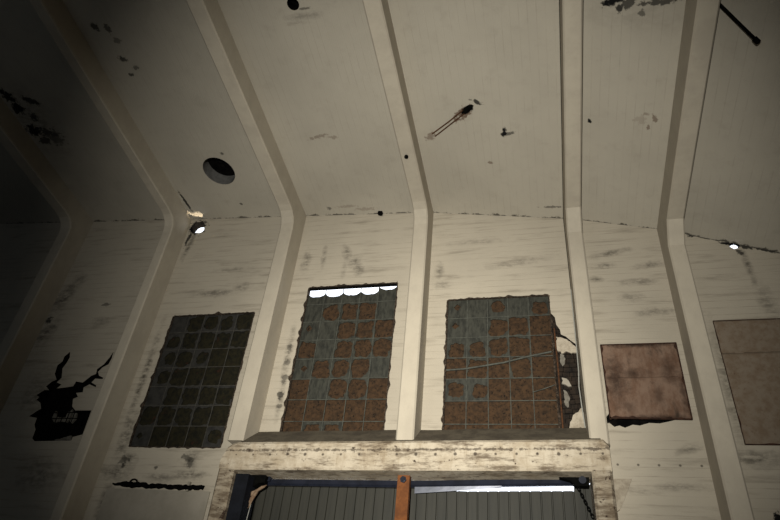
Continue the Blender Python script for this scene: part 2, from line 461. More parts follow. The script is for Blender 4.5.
def blob(cx, cz, rx, rz, n, amp, seed):
    r = random.Random(seed)
    return [(cx + rx * math.cos(2 * math.pi * i / n) * (1 + r.uniform(-amp, amp)), cz + rz * math.sin(2 * math.pi * i / n) * (1 + r.uniform(-amp, amp))) for i in range(n)]


HOLE_L = blob(-11.0, 13.47, .27, .27, 16, .2, 3)
HOLE_R = blob(4.94, 11.30, .11, .11, 10, .2, 5)
GATE_X0, GATE_X1 = -7.06, .84
outer = [(-24.5, 0), (GATE_X0, 0), (GATE_X0, 5.27), (GATE_X1, 5.38), (GATE_X1, 0), (9.5, 0)] + [(x, z) for x, z in KNOTS[::-1]]
# holes: outline, depth, closed back painted dark?
holes = [(rect(W1), .12, False), (rect(W2), .12, False), (rect(W3), .12, False), (TREE, .16, True), (SPALL, .14, True), (TORN, .16, True),
         (P2HOLE, .12, True), (HOLE_L, .3, False), (HOLE_R, .14, False)]
mb = MB()
loops = [[Vector((x, z, 0)) for x, z in outer]] + [[Vector((x, z, 0)) for x, z in hh[0]] for hh in holes]
flat = [p for lp in loops for p in lp]
ids = [mb.vert((p.x, 0, p.y)) for p in flat]
for t in tessellate_polygon(loops):
    mb.face([ids[i] for i in t])
k = len(outer)
for poly, dep, closed in holes:
    n = len(poly)
    back = [mb.vert((x, dep, z)) for x, z in poly]
    fr = ids[k:k + n]
    k += n
    void_slot = 1 if closed or poly in (HOLE_L, HOLE_R) else 2
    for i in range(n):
        mb.face([fr[i], fr[(i + 1) % n], back[(i + 1) % n], back[i]], void_slot)
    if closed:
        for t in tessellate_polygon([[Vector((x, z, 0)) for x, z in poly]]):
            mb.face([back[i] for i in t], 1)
mb.uv = lambda p: (p.x, p.z)
ob = mb.build('wall_front', [M_WALL, M_VOID, M_EDGE], origin=(0, 0, 0), recalc=False)
tag(ob, 'tall whitewashed board-marked concrete wall holding the boarded windows and the gate', 'wall', kind='structure')

# ceiling with the two round openings
mb = MB()
cx, cs, cr = -9.39, 1.95, .52
sx, ss, sr = -5.19, 6.66, .15
circ = [(cx + cr * math.cos(2 * math.pi * i / 40), cs + cr * math.sin(2 * math.pi * i / 40)) for i in range(40)]
circ2 = [(sx + sr * math.cos(2 * math.pi * i / 20), ss + sr * math.sin(2 * math.pi * i / 20)) for i in range(20)]
SMAX = -Y_REAR / CN
for (a, za), (b, zb) in zip(KNOTS, KNOTS[1:]):
    lps = [[(a, 0), (b, 0), (b, SMAX), (a, SMAX)]]
    if a < cx < b:
        lps.append(circ)
    if a < sx < b:
        lps.append(circ2)
    fl = [p for lp in lps for p in lp]
    ids = [mb.vert(cpt(*p)) for p in fl]
    for t in tessellate_polygon([[Vector((x, z, 0)) for x, z in lp] for lp in lps]):
        mb.face([ids[i] for i in t])
mb.uv = lambda p: (p.x, -p.y / CN)
ob = mb.build('ceiling', M_CEIL, origin=(0, 0, 0), recalc=False)
tag(ob, 'sloping whitewashed concrete ceiling divided into bays by ribs', 'ceiling', kind='structure')

mb = MB()
mb.box((-24.5, Y_REAR, -.2), (9.5, .3, 0))
tag(mb.build('floor', M_FLOOR), 'bare concrete floor of the hall', 'floor', kind='structure')
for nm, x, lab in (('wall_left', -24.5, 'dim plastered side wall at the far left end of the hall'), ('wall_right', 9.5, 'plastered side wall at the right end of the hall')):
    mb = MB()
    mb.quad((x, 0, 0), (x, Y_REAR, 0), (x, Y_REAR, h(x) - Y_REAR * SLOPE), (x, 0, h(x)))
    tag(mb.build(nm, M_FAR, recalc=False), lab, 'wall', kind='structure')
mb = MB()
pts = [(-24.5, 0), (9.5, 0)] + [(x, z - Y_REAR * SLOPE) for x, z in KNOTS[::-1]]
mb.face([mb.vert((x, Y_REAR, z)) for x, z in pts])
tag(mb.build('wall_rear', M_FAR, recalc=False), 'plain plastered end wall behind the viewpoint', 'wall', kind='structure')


# ------------------------------------------------------------------ ribs
RP = .73


def rib_path(d, hz, zb, arc, t):
    """polyline in (y, z) offset d into the room; t = length cut off the knee each side"""
    nx, nz = -SLOPE * CN, -CN      # ceiling normal pointing into the room (y, z)
    # knee: y=-d and ceiling line through (0,hz) offset by d
    # points on the offset ceiling line: (0,hz)+s*(-CN, SLOPE*CN)+d*(nx,nz)
    s = (d + d * nx) / CN
    kz = hz + s * SLOPE * CN + d * nz
    knee = Vector((-d, kz))
    a = knee + Vector((0, -t))
    b = knee + Vector((-CN, SLOPE * CN)) * t
    pts = [Vector((-d, zb))]
    if arc == 1:
        pts += [a, b]
    else:
        for i in range(arc + 1):
            u = i / arc
            pts.append(a.lerp(knee, u).lerp(knee.lerp(b, u), u))
    send = SMAX - .02
    e = Vector((0, hz)) + Vector((-CN, SLOPE * CN)) * send + d * Vector((nx, nz))
    pts.append(e)
    return pts


def make_rib(x0, x1, zb, arc, t, label, sides, hz=None):
    xm = (x0 + x1) / 2
    hz = h(xm) if hz is None else hz
    root = empty('concrete_rib', (xm, -RP / 2, zb), label, 'concrete rib', 'concrete ribs running down wall and ceiling')
    be = .035
    F = rib_path(RP, hz, zb, arc, t)
    F1 = rib_path(RP - be, hz, zb, arc, t + .01)
    nb = len(F)
    # the back sits behind the wall face
    dz = .12
    B = [Vector((.06, zb))] + [Vector((.06, hz + dz))] * (nb - 2)
    e = Vector((0, hz + dz)) + Vector((-CN, SLOPE * CN)) * (SMAX - .02)
    B.append(e)
    mb = MB()
    cols = []
    for (xx, path) in ((x0, B), (x0, F1), (x0 + be, F), (x1 - be, F), (x1, F1), (x1, B)):
        c = []
        last = None
        for p in path:
            if last is not None and (p - last[1]).length < 1e-6:
                c.append(last[0])
                continue
            i = mb.vert((xx, p.x, p.y))
            c.append(i)
            last = (i, p.copy())
        cols.append(c)
    for a, b in zip(cols, cols[1:]):
        for i in range(nb - 1):
            mb.face([a[i], b[i], b[i + 1], a[i + 1]])
    mb.face([c[0] for c in cols])
    mb.face([c[-1] for c in cols][::-1])
    mb.build('rib_body', M_RIB, root)
    # thin dark strips along the rib edges on wall and ceiling
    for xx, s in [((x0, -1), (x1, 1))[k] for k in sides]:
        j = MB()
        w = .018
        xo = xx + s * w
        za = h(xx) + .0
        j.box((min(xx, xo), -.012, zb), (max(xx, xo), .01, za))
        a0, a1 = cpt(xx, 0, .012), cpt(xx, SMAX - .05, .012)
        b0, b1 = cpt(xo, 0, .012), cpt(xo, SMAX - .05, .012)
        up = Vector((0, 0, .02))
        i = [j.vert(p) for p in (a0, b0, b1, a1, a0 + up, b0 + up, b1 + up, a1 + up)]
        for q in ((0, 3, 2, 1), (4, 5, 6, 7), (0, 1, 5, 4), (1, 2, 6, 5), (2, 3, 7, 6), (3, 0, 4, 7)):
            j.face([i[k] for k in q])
        j.build('edge_strip', M_EDGE_STRIP, root)
    return root


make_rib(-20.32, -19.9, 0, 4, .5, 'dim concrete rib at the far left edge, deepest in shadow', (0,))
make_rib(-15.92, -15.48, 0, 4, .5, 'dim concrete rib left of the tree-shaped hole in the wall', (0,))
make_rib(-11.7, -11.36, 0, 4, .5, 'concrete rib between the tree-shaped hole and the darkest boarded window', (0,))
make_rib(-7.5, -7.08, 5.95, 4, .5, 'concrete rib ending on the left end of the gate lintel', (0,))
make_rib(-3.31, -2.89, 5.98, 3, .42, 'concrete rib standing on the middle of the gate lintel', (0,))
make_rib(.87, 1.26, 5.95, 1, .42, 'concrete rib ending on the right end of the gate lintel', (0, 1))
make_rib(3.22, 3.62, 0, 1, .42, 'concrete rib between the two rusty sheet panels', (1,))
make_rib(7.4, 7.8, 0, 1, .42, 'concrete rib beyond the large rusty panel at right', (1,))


# ------------------------------------------------------------------ windows
def make_window(num, w, ncol, nrow, pattern, seed, label, m_infill, m_pane, m_bar, sky_rows=0):
    x0, x1, z0, z1 = w
    rnd = random.Random(seed)
    root = empty('window_%d' % num, ((x0 + x1) / 2, 0, z0), label, 'window', kind='structure')
    cw = (x1 - x0) / ncol
    ch = (z1 - z0) / nrow
    # rough infill behind the panes
    gap = .30 if sky_rows else 0.0
    mb = MB()
    nx, nz = 70, 100
    zt = z1 - gap
    grid = []
    for j in range(nz + 1):
        row = []
        for i in range(nx + 1):
            x = x0 + (x1 - x0) * i / nx
            z = z0 + (zt - z0) * j / nz
            if gap and j == nz:
                u = ((x - x0) / cw) % 1
                z += .12 - .13 * abs(math.sin(math.pi * u)) ** .5 + .07 * noise.noise(Vector((x * 3, 1, 2))) + rnd.uniform(-.012, .012) + (.1 if x > x1 - cw * .95 else 0)
            dd = noise.noise(Vector((x * 5, z * 5, seed))) * .02 + noise.noise(Vector((x * 16, z * 16, seed + 3))) * .014
            row.append(mb.vert((x, .085 + dd, z)))
        grid.append(row)
    for j in range(nz):
        for i in range(nx):
            mb.face([grid[j][i], grid[j][i + 1], grid[j + 1][i + 1], grid[j + 1][i]])
    mb.build('infill', m_infill, root, smooth=True, recalc=False)
    if sky_rows:
        mb = MB()
        mb.box((x0, .0, z1 - .075), (x1, .05, z1))
        mb.build('head_bar', M_BLACK, root)
    # broken panes
    mb = MB()
    yp = .03
    for r in range(len(pattern)):
        for c in range(ncol):
            t = pattern[r][c]
            if t in 'F ':
                continue
            a0, a1 = x0 + c * cw, x0 + (c + 1) * cw
            b1 = z1 - r * ch
            b0 = max(z0, z1 - (r + 1) * ch)
            hx, hz = (a1 - a0) / 2, (b1 - b0) / 2
            mx, mz = (a0 + a1) / 2, (b0 + b1) / 2
            if t == 'S':      # upper half fallen out: daylight
                b1s = z1 - gap - rnd.uniform(.0, .04) + (.12 if c == ncol - 1 else 0)
                top = [(a0 + (a1 - a0) * k / 10, b1s + .11 * (2 * abs(k / 10 - .5)) ** 3 + rnd.uniform(-.008, .008)) for k in range(11)]
                mb.face([mb.vert((a0, yp, b0)), mb.vert((a1, yp, b0))] + [mb.vert((x, yp, z)) for x, z in top[::-1]])
                continue
            if t == 'G':
                mb.quad((a0, yp, b0), (a1, yp, b0), (a1, yp, b1), (a0, yp, b1))
                continue
            n = 40
            if t == 'B':
                rr, ox, oz, e = rnd.uniform(.84, .97), rnd.uniform(-.05, .05), rnd.uniform(-.06, .04), rnd.choice((3.2, 4.5, 6))
            elif t == 'b':
                rr, ox, oz, e = rnd.uniform(.62, .8), rnd.uniform(-.12, .12), rnd.uniform(-.15, .1), rnd.choice((2.2, 3))
            elif t == 'L':    # left half pane kept
                rr, ox, oz, e = .66, .26, rnd.uniform(-.1, .1), 3
            elif t == 'T':    # upper strip pane kept
                rr, ox, oz, e = .72, rnd.uniform(-.05, .05), -.22, 4
            else:             # 'd' a small hole
                rr, ox, oz, e = .34, rnd.uniform(-.35, .2), rnd.uniform(-.1, .4), 1.2
            ph = rnd.uniform(0, 50)
            inner, outr = [], []
            for i in range(n):
                th = 2 * math.pi * i / n
                cc, sn = math.cos(th), math.sin(th)
                se = (abs(cc) ** e + abs(sn) ** e) ** (-1 / e)
                q = rr * se * (1 + .3 * noise.noise(Vector((cc * 1.7, sn * 1.7, ph))) + .14 * noise.noise(Vector((cc * 5, sn * 5, ph))))
                px, pz = ox + q * cc, oz + q * sn
                px, pz = max(-.985, min(.985, px)), max(-.985, min(.985, pz))
                inner.append((mx + px * hx, mz + pz * hz))
                se = 1 / max(abs(cc), abs(sn))
                outr.append((mx + se * cc * hx, mz + se * sn * hz))
            io = [mb.vert((x, yp, z)) for x, z in outr]
            ii = [mb.vert((x, yp, z)) for x, z in inner]
            ib = [mb.vert((x, yp + .018, z)) for x, z in inner]
            for i in range(n):
                j = (i + 1) % n
                mb.face([io[i], io[j], ii[j], ii[i]])
                mb.face([ii[i], ii[j], ib[j], ib[i]])
    mb.build('panes', m_pane, root, recalc=False)
    # glazing bars
    mb = MB()
    t = .009
    for c in range(1, ncol):
        x = x0 + c * cw
        mb.box((x - t, .012, z0), (x + t, .032, z1))
    for r in range(1, int(math.ceil(nrow))):
        z = z1 - r * ch
        mb.box((x0, .014, z - t), (x1, .03, z + t))
    mb.build('glazing_bars', m_bar, root)
    # crumbling dark rim
    mb = MB()
    for side in range(4):
        n = 60
        prev = None
        for i in range(n + 1):
            u = i / n
            o_ = .022 + .11 * max(0, noise.noise(Vector((u * 19, side * 7.3, seed)))) + rnd.uniform(0, .02)
            in_ = -.012
            if side == 0:
                p, q = (x0 - o_, z0 + u * (z1 - z0)), (x0 - in_, z0 + u * (z1 - z0))
            elif side == 1:
                o_ *= .6
                p, q = (x1 + o_, z0 + u * (z1 - z0)), (x1 + in_, z0 + u * (z1 - z0))
            elif side == 2:
                o_ *= .8
                p, q = (x0 + u * (x1 - x0), z1 + o_), (x0 + u * (x1 - x0), z1 + in_)
            else:
                o_ *= .4
                p, q = (x0 + u * (x1 - x0), z0 - o_), (x0 + u * (x1 - x0), z0 - in_)
            cur = (mb.vert((p[0], -.006, p[1])), mb.vert((q[0], -.012, q[1])), mb.vert((q[0], .03, q[1])))
            if prev:
                mb.face([prev[0], prev[1], cur[1], cur[0]])
                mb.face([prev[1], prev[2], cur[2], cur[1]])
            prev = cur
    mb.build('window_rim', M_EDGE, root, recalc=False)
    return root


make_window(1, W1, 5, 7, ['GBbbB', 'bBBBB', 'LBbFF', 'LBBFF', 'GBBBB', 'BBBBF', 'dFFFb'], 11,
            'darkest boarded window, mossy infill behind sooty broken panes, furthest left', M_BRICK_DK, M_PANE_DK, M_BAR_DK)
make_window(2, W2, 5, 7.5, ['SSSSS', 'GBBBG', 'dGBBB', 'BGBBB', 'dBBBG', 'FGBBF', 'FFFFF', 'FTTFF'], 22,
            'boarded window with daylight showing through a strip along its top', M_BRICK, M_PANE, M_BAR, 1)
w3 = make_window(3, W3, 5, 6.3, ['dGbGT', 'dGBBF', 'TTBBF', 'FBFBF', 'bLFFF', 'FFFFF', 'FFFFF'], 33,
                 'boarded window with brown infill beside the broken plaster, over the right gate leaf', M_BRICK, M_PANE, M_BAR)
# a bent bar hanging across the third window
mb = MB()
mb.tube([(-2.33, -.0, 8.02), (-1.9, -.025, 8.03), (-1.4, -.03, 8.1), (-.9, -.03, 8.18), (-.3, -.03, 8.33), (.25, -.01, 8.45)], .024, 6)
mb.tube([(-.25, -.02, 7.4), (0, -.03, 7.47), (.27, -.01, 7.58)], .012, 6)
o = mb.build('bent_bar', M_BAR, w3)

# ------------------------------------------------------------------ broken plaster beside window 3
root = empty('broken_plaster', (.6, .06, 6.53), 'broken-out strip of plaster baring dark brickwork between window and rib', 'broken plaster')
mb = MB()
# rows of dark bricks inside the recess
rb = random.Random(8)
for r in range(26):
    z = 6.56 + r * .115
    x = .33 - rb.uniform(0, .1)
    lim = .47 if z > 9.0 else (.6 if z > 8.75 else .88)
    while x < lim:
        w = rb.uniform(.13, .2)
        xa, xb = max(.32, x), min(lim, x + w)
        if xb - xa > .03:
            d = rb.uniform(.02, .075)
            mb.box((xa, d, z), (xb - .012, .15, z + .1))
        x += w
mb.build('bared_brickwork', M_RUBBLE, root)
for nm, poly, y0, y1, mt in (('plaster_chunk', [(.40, 8.86), (.55, 8.83), (.72, 8.7), (.86, 8.5), (.84, 8.42), (.7, 8.41), (.6, 8.45), (.5, 8.4), (.38, 8.52)], -.004, .06, M_PLASTER),
                             ('plaster_chunk', [(.46, 7.78), (.53, 7.72), (.62, 7.62), (.64, 7.56), (.57, 7.53), (.5, 7.58), (.44, 7.62)], -.01, .06, M_PLASTER_GREY),
                             ('plaster_chunk', [(.83, 7.05), (.87, 6.54), (.5, 6.54), (.55, 6.68), (.58, 6.8), (.68, 6.88), (.76, 6.96)], -.004, .06, M_PLASTER),
                             ('plaster_chunk', [(.46, 8.4), (.54, 8.36), (.55, 8.2), (.5, 8.08), (.44, 8.15)], .005, .06, M_PLASTER_DIM),
                             ('plaster_chunk', [(.46, 7.45), (.55, 7.4), (.57, 7.2), (.53, 7.0), (.46, 7.1)], .0, .06, M_PLASTER_DIM)):
    m = MB()
    m.prism(ragged(poly, .02, .05, int(poly[0][1] * 100)), y0, y1)
    m.build(nm, mt, root)
mb = MB()
mb.tube([(.37, -.005, 6.53), (.375, -.005, 8.0), (.36, -.005, 9.1)], .02, 6)
mb.build('upright_bar', M_BAREBAR, root)
mb = MB()
mb.tube([(.855, -.03, 10.2), (.85, -.03, 9.3), (.845, -.04, 8.5), (.835, -.06, 7.9), (.805, -.08, 7.5), (.825, -.05, 7.0), (.85, -.04, 6.53)], .013, 8)
tag(mb.build('thin_cable', M_CABLE), 'thin pale cable hanging down the edge of a rib beside broken plaster', 'cable')

# ------------------------------------------------------------------ tree-shaped hole on the left
root = empty('rebar_mesh', (-13.1, .05, 6.14), 'bared reinforcing mesh in the black tree-shaped hole at left', 'rebar mesh')
for i in range(9):
    x = -13.86 + i * .18
    m = MB()
    m.tube([(x, .06, 6.14), (x + .01, .06, 6.6), (x, .06, 7.0 if i > 4 else 7.35)], .013, 6)
    m.build('upright_bar', M_BLACK, root)
for j in range(5):
    z = 6.28 + j * .17
    m = MB()
    m.tube([(-13.97, .045, z), (-13.1, .05, z + .01), (-12.37, .045, z)], .013, 6)
    m.build('cross_bar', M_BLACK, root)
for q, poly in enumerate(([(-13.7, 6.94), (-13.62, 7.04), (-13.55, 6.9), (-13.45, 6.84), (-13.22, 6.83), (-13.2, 7.0), (-13.1, 7.06), (-13.06, 6.9), (-13.1, 6.7), (-13.52, 6.7), (-13.66, 6.78)],
                          [(-13.0, 6.95), (-12.9, 6.97), (-12.84, 6.8), (-12.92, 6.68), (-13.02, 6.72)],
                          [(-13.1, 6.18), (-12.7, 6.3), (-12.66, 6.16), (-13.2, 6.15)])):
    m = MB()
    m.prism(ragged(poly, .015, .08, q), .07 if q < 2 else .0, .12)
    m.build('plaster_chunk', M_PLASTER_DIM, root)

# ------------------------------------------------------------------ rusty panels
def sheet(mb, x0, x1, z0, z1, seed, amp=.014, low=None):
    nx, nz = 40, 30
    g = []
    for j in range(nz + 1):
        row = []
        for i in range(nx + 1):
            u, v = i / nx, j / nz
            x = x0 + (x1 - x0) * u
            z = z0 + (z1 - z0) * v
            e = Vector((x * 7, z * 7, seed))
            if i in (0, nx):
                x += noise.noise(e) * amp
            if j in (0, nz):
                z += noise.noise(e + Vector((9, 0, 0))) * amp
            if low and j == 0:
                z += low * (1 - u)
            y = -.03 + noise.noise(Vector((x * 1.5, z * 1.5, seed))) * .012
            row.append((mb.vert((x, y, z)), mb.vert((x, .012, z))))
        g.append(row)
    for j in range(nz):
        for i in range(nx):
            for k in (0, 1):
                q = [g[j][i][k], g[j][i + 1][k], g[j + 1][i + 1][k], g[j + 1][i][k]]
                mb.face(q if k == 0 else q[::-1])
    for j in range(nz):
        for i in (0, nx):
            mb.face([g[j][i][0], g[j + 1][i][0], g[j + 1][i][1], g[j][i][1]])
    for i in range(nx):
        for j in (0, nz):
            mb.face([g[j][i][0], g[j][i + 1][0], g[j][i + 1][1], g[j][i][1]])


def rust_panel(x0, x1, z0, z1, zs, label, mat, seed, low=0, ew=1.0):
    root = empty('rusty_panel', ((x0 + x1) / 2, 0, z0), label, 'rusty panel', 'rusty sheet panels closing openings')
    m = MB()
    sheet(m, x0, x1, zs, z1, seed)
    m.build('upper_sheet', mat, root, smooth=True)
    m = MB()
    sheet(m, x0, x1, z0, zs + .015, seed + 2, low=low)
    m.build('lower_sheet', mat, root, smooth=True)
    m = MB()
    rb = random.Random(seed)
    for side in range(4):
        prev = None
        for i in range(41):
            u = i / 40
            wv = ew * (.012 + .07 * max(0, noise.noise(Vector((u * 9, side * 5, seed)))) + rb.uniform(0, .012))
            if side == 3:
                wv *= 1.5
            if side == 0:
                p, q = (x0 - .01 * ew, z0 + u * (z1 - z0)), (x0 + wv, z0 + u * (z1 - z0))
            elif side == 1:
                p, q = (x1 + .01, z0 + u * (z1 - z0)), (x1 - wv, z0 + u * (z1 - z0))
            elif side == 2:
                p, q = (x0 + u * (x1 - x0), z1 + .01), (x0 + u * (x1 - x0), z1 - wv)
            else:
                zz = z0 + low * (1 - u)
                p, q = (x0 + u * (x1 - x0), zz - .01), (x0 + u * (x1 - x0), zz + wv)
            cur = [m.vert((p[0], -.048, p[1])), m.vert((q[0], -.048, q[1])), m.vert((p[0], -.02, p[1]))]
            if prev:
                m.face([prev[0], prev[1], cur[1], cur[0]])
                m.face([prev[0], prev[2], cur[2], cur[0]])
            prev = cur
    m.build('flaking_edge', M_RUSTEDGE, root, recalc=False)
    return root


rust_panel(1.4, 3.08, 6.72, 8.58, 7.72, 'small square rusty panel with a torn black lower edge beside the gate lintel', M_RUST, 2, .04)
rust_panel(P2[0], P2[1], P2[2], P2[3], 8.28, 'large dull rusty panel cut off by the right edge of the photo', M_RUST_DULL, 9, 0, .35)

# ------------------------------------------------------------------ gate
BF = .86            # how far the lintel stands out
bz = lambda x: 5.29 + (x + 3) * .015      # underside
tz = lambda x: 5.94 + (x + 3) * .016      # top of the front face
root = empty('gate_surround', (-3.0, -.43, 0), 'weathered plaster lintel and jambs projecting around the gate', 'gate surround')


def col_section(mb, secs):
    """loft closed (x,y,z) rings"""
    rings = [[mb.vert(p) for p in s] for s in secs]
    n = len(rings[0])
    for a, b in zip(rings, rings[1:]):
        for i in range(n):
            mb.face([a[i], a[(i + 1) % n], b[(i + 1) % n], b[i]])
    mb.face(rings[0][::-1])
    mb.face(rings[-1])


XL, XR = -7.46, 1.225
mb = MB()
secs = []
nsec = 90
for i in range(nsec + 1):
    x = XL + (XR - XL) * i / nsec
    t_, b_ = tz(x), bz(x)
    dl, dr = x - XL, XR - x
    if dl < .36:
        t_ -= .36 * (1 - math.sqrt(max(0, 1 - ((.36 - dl) / .36) ** 2)))
    if dr < .12:
        t_ -= .12 * (1 - math.sqrt(max(0, 1 - ((.12 - dr) / .12) ** 2)))
    w = noise.noise(Vector((x * 1.3, 0, 0))) * .012
    secs.append([(x, .02, b_), (x, -BF + .04, b_), (x, -BF, b_ + .05), (x, -BF + w, t_ - .06), (x, -BF + .05, t_), (x, -BF + .1, t_ + .005), (x, .02, t_ + .005)])
col_section(mb, secs)
mb.build('lintel', M_BEAM, root)
mb = MB()
secs = []
for i in range(21):
    x = XL + .36 + (XR - XL - .5) * i / 20
    secs.append([(x, .0, tz(x) - .05), (x, -BF + .07, tz(x) - .05), (x, -BF + .06, tz(x) + .004), (x, .0, tz(x) + .545 + noise.noise(Vector((x, 3, 0))) * .02)])
col_section(mb, secs)
o = mb.build('dusty_shaded_slope', M_SLOPE_GREY, root)
for (xa, xb, xc, xd) in ((-7.46, -7.06, -7.44, -7.04), (.83, 1.225, .83, 1.2)):
    mb = MB()
    secs = []
    for i in range(19):
        u = i / 18
        x0_, x1_ = xa + (xc - xa) * u, xb + (xd - xb) * u
        z = (bz(xa) + .02) * (1 - u)
        w = noise.noise(Vector((xa, z * 1.5, 0))) * .015
        secs.append([(x0_, .02, z), (x0_, -BF + .05 + w, z), (x0_ + .05, -BF + w, z), (x1_ - .05, -BF + w, z), (x1_, -BF + .05 + w, z), (x1_, .02, z)])
    col_section(mb, secs)
    mb.build('jamb', M_JAMB, root)


def leaf(num, x0, x1, ztop, label):
    root = empty('door_%d' % num, ((x0 + x1) / 2, .06, .04), label, 'gate leaf', 'sliding gate leaves', 'structure')
    mb = MB()
    prev = None
    x = x0
    pitch = .225
    prof = []
    while x < x1 - .01:
        for dx, dy in ((0, 0), (.185, 0), (.195, .035), (.215, .035)):
            if x + dx <= x1:
                prof.append((x + dx, .05 + dy))
        x += pitch
    prof.append((x1, .05))
    for (px, py) in prof:
        cur = [mb.vert((px, py, .04)), mb.vert((px, py, ztop(px))), mb.vert((px, py + .015, .04)), mb.vert((px, py + .015, ztop(px)))]
        if prev:
            mb.face([prev[0], cur[0], cur[1], prev[1]])
            mb.face([prev[2], prev[3], cur[3], cur[2]])
            mb.face([prev[1], cur[1], cur[3], prev[3]])
            mb.face([prev[0], prev[2], cur[2], cur[0]])
        prev = cur
    mb.build('corrugated_sheet', M_GATE, root)
    mb = MB()
    mb.box((x0, .07, .3), (x1, .12, .42))
    mb.box((x0, .07, 2.5), (x1, .12, 2.62))
    mb.build('back_rail', M_BLACK, root)


leaf(1, -7.0, -3.1, lambda x: 5.22 + (x + 3) * .02, 'left corrugated grey-green gate leaf under the lintel')


def rtop(x):
    if x < -1.9:
        return 5.2 - (x + 3.1) * .07
    if x > .5:
        return 5.33
    return 5.116 + (x + 1.9) * .031


leaf(2, -3.1, .87, rtop, 'right corrugated gate leaf with a bright gap of daylight along its top')

# track over the gate
root = empty('gate_track', (-3, -.16, 5.1), 'dark blue steel sliding track under the lintel above the gate', 'gate track')
rz = lambda x: 5.09 + (x + 3) * .038 if x > -3 else 5.09 + (x + 3) * .012
mb = MB()
xs_ = [-6.95 + 7.75 * i / 30 for i in range(31)]
col_section(mb, [[(x, -.10, rz(x) + .02), (x, -.2, rz(x) + .01), (x, -.24, rz(x) + .05), (x, -.22, rz(x) + .15), (x, -.12, rz(x) + .18), (x, -.08, rz(x) + .16)] for x in xs_])
mb.build('track_channel', M_TRACK, root)
mb = MB()
col_section(mb, [[(x, -.215, rz(x) - .12 + (x + 2.9) * .05), (x, -.235, rz(x) - .125 + (x + 2.9) * .05), (x, -.25, rz(x) + .01), (x, -.23, rz(x) + .02)] for x in [-2.9 + 1.9 * i / 8 for i in range(9)]])
mb.build('track_lip', M_GALV, root)
mb = MB()
mb.box((-6.6, -.3, 5.13), (-6.38, -.16, 5.26))
mb.tube([(-6.49, -.3, 5.2), (-6.49, -.36, 5.2)], .06, 10)
mb.build('track_hanger', M_TRACK, root)

# rusty post
root = empty('steel_post', (-3.12, -.4, 0), 'orange rusted steel post standing between the two gate leaves', 'post')
mb = MB()
mb.box((-3.25, -.47, 0), (-2.98, -.44, bz(-3.1)))
mb.box((-3.25, -.44, 0), (-3.22, -.33, bz(-3.1)))
mb.box((-3.01, -.44, 0), (-2.98, -.33, bz(-3.1)))
mb.build('post_channel', M_POST, root)
mb = MB()
mb.tube([(-3.115, -.47, 5.19), (-3.115, -.51, 5.19)], .075, 6)
mb.tube([(-3.115, -.5, 5.19), (-3.115, -.56, 5.19)], .04, 10)
mb.build('bolt', M_TRACK, root)

mb = MB()
mb.box((-7.05, -.72, 0), (-6.72, -.2, 5.17))  # plain dark box added along the inner side of the left jamb
tag(mb.build('dark_jamb_box', M_DARK_BOX), 'dark upright box inside the left gate jamb behind the torn cloth', 'guide channel')

# right hand roller bracket and chain
root = empty('roller_bracket', (.62, -.3, 5.2), 'black roller bracket at the right end of the gate track', 'bracket')
mb = MB()
mb.prism([(.2, 5.38), (.2, 5.33), (.42, 5.27), (.5, 5.17), (.78, 5.17), (.8, 5.37), (.5, 5.395)], -.42, -.25)
mb.build('bracket_plate', M_BLACK, root)
mb = MB()
mb.tube([(.66, -.4, 5.27), (.66, -.5, 5.27)], .075, 14)
mb.build('roller', M_TRACK, root)
root = empty('hanging_chain', (.75, -.35, 4.5), 'short dark chain slanting down from the right roller bracket', 'chain')
p0, p1 = Vector((.56, -.36, 5.16)), Vector((.80, -.34, 4.58))
nl = 9
for i in range(nl):
    c = p0.lerp(p1, (i + .5) / nl)
    d = (p1 - p0).normalized()
    s = Vector((0, 1, 0)) if i % 2 else d.cross(Vector((0, 1, 0))).normalized()
    m = MB()
    ring = [c + d * (.048 * math.cos(a)) + s * (.026 * math.sin(a)) for a in [2 * math.pi * k / 12 for k in range(13)]]
    m.tube(ring, .011, 6, cap=False)
    m.build('chain_link', M_BLACK, root, smooth=True)

# left hand clutter
mb = MB()
mb.prism(ragged([(-6.92, 5.3), (-6.92, 4.96), (-6.72, 4.97), (-6.6, 5.06), (-6.45, 5.06), (-6.42, 5.22), (-6.5, 5.28)], .01, .08, 3), -.42, -.12)
tag(mb.build('track_end_bracket', M_BLACK), 'black end bracket of the gate track above the hanging cloth', 'bracket')
root = empty('torn_cloth', (-6.8, -.42, 4.3), 'torn stained cloth strip hanging at the left jamb of the gate', 'cloth')
mb = MB()
pts = [(-6.42, 5.0), (-6.52, 4.93), (-6.66, 4.86), (-6.74, 4.7), (-6.78, 4.52), (-6.86, 4.34), (-6.84, 4.26)]
wd = [.05, .08, .09, .1, .1, .07, .03]
prev = None
for k, ((x, z), w) in enumerate(zip(pts, wd)):
    row = []
    for i in range(9):
        u = i / 8 - .5
        row.append(mb.vert((x + u * 2 * w, -.4 - .05 * math.cos(i * 1.7 + k) + .03 * noise.noise(Vector((i, k, 1))), z + u * w * .6)))
    if prev:
        for i in range(8):
            mb.face([prev[i], prev[i + 1], row[i + 1], row[i]])
    prev = row
o = mb.build('cloth_strip', M_RAG, root, smooth=True, recalc=False)
sm = o.modifiers.new('thickness', 'SOLIDIFY')
sm.thickness = .012
mb = MB()
mb.tube([(-6.68, -.4, 4.6), (-6.7, -.4, 4.3), (-6.72, -.4, 3.6)], .009, 6)
mb.build('string', M_CABLE, root)

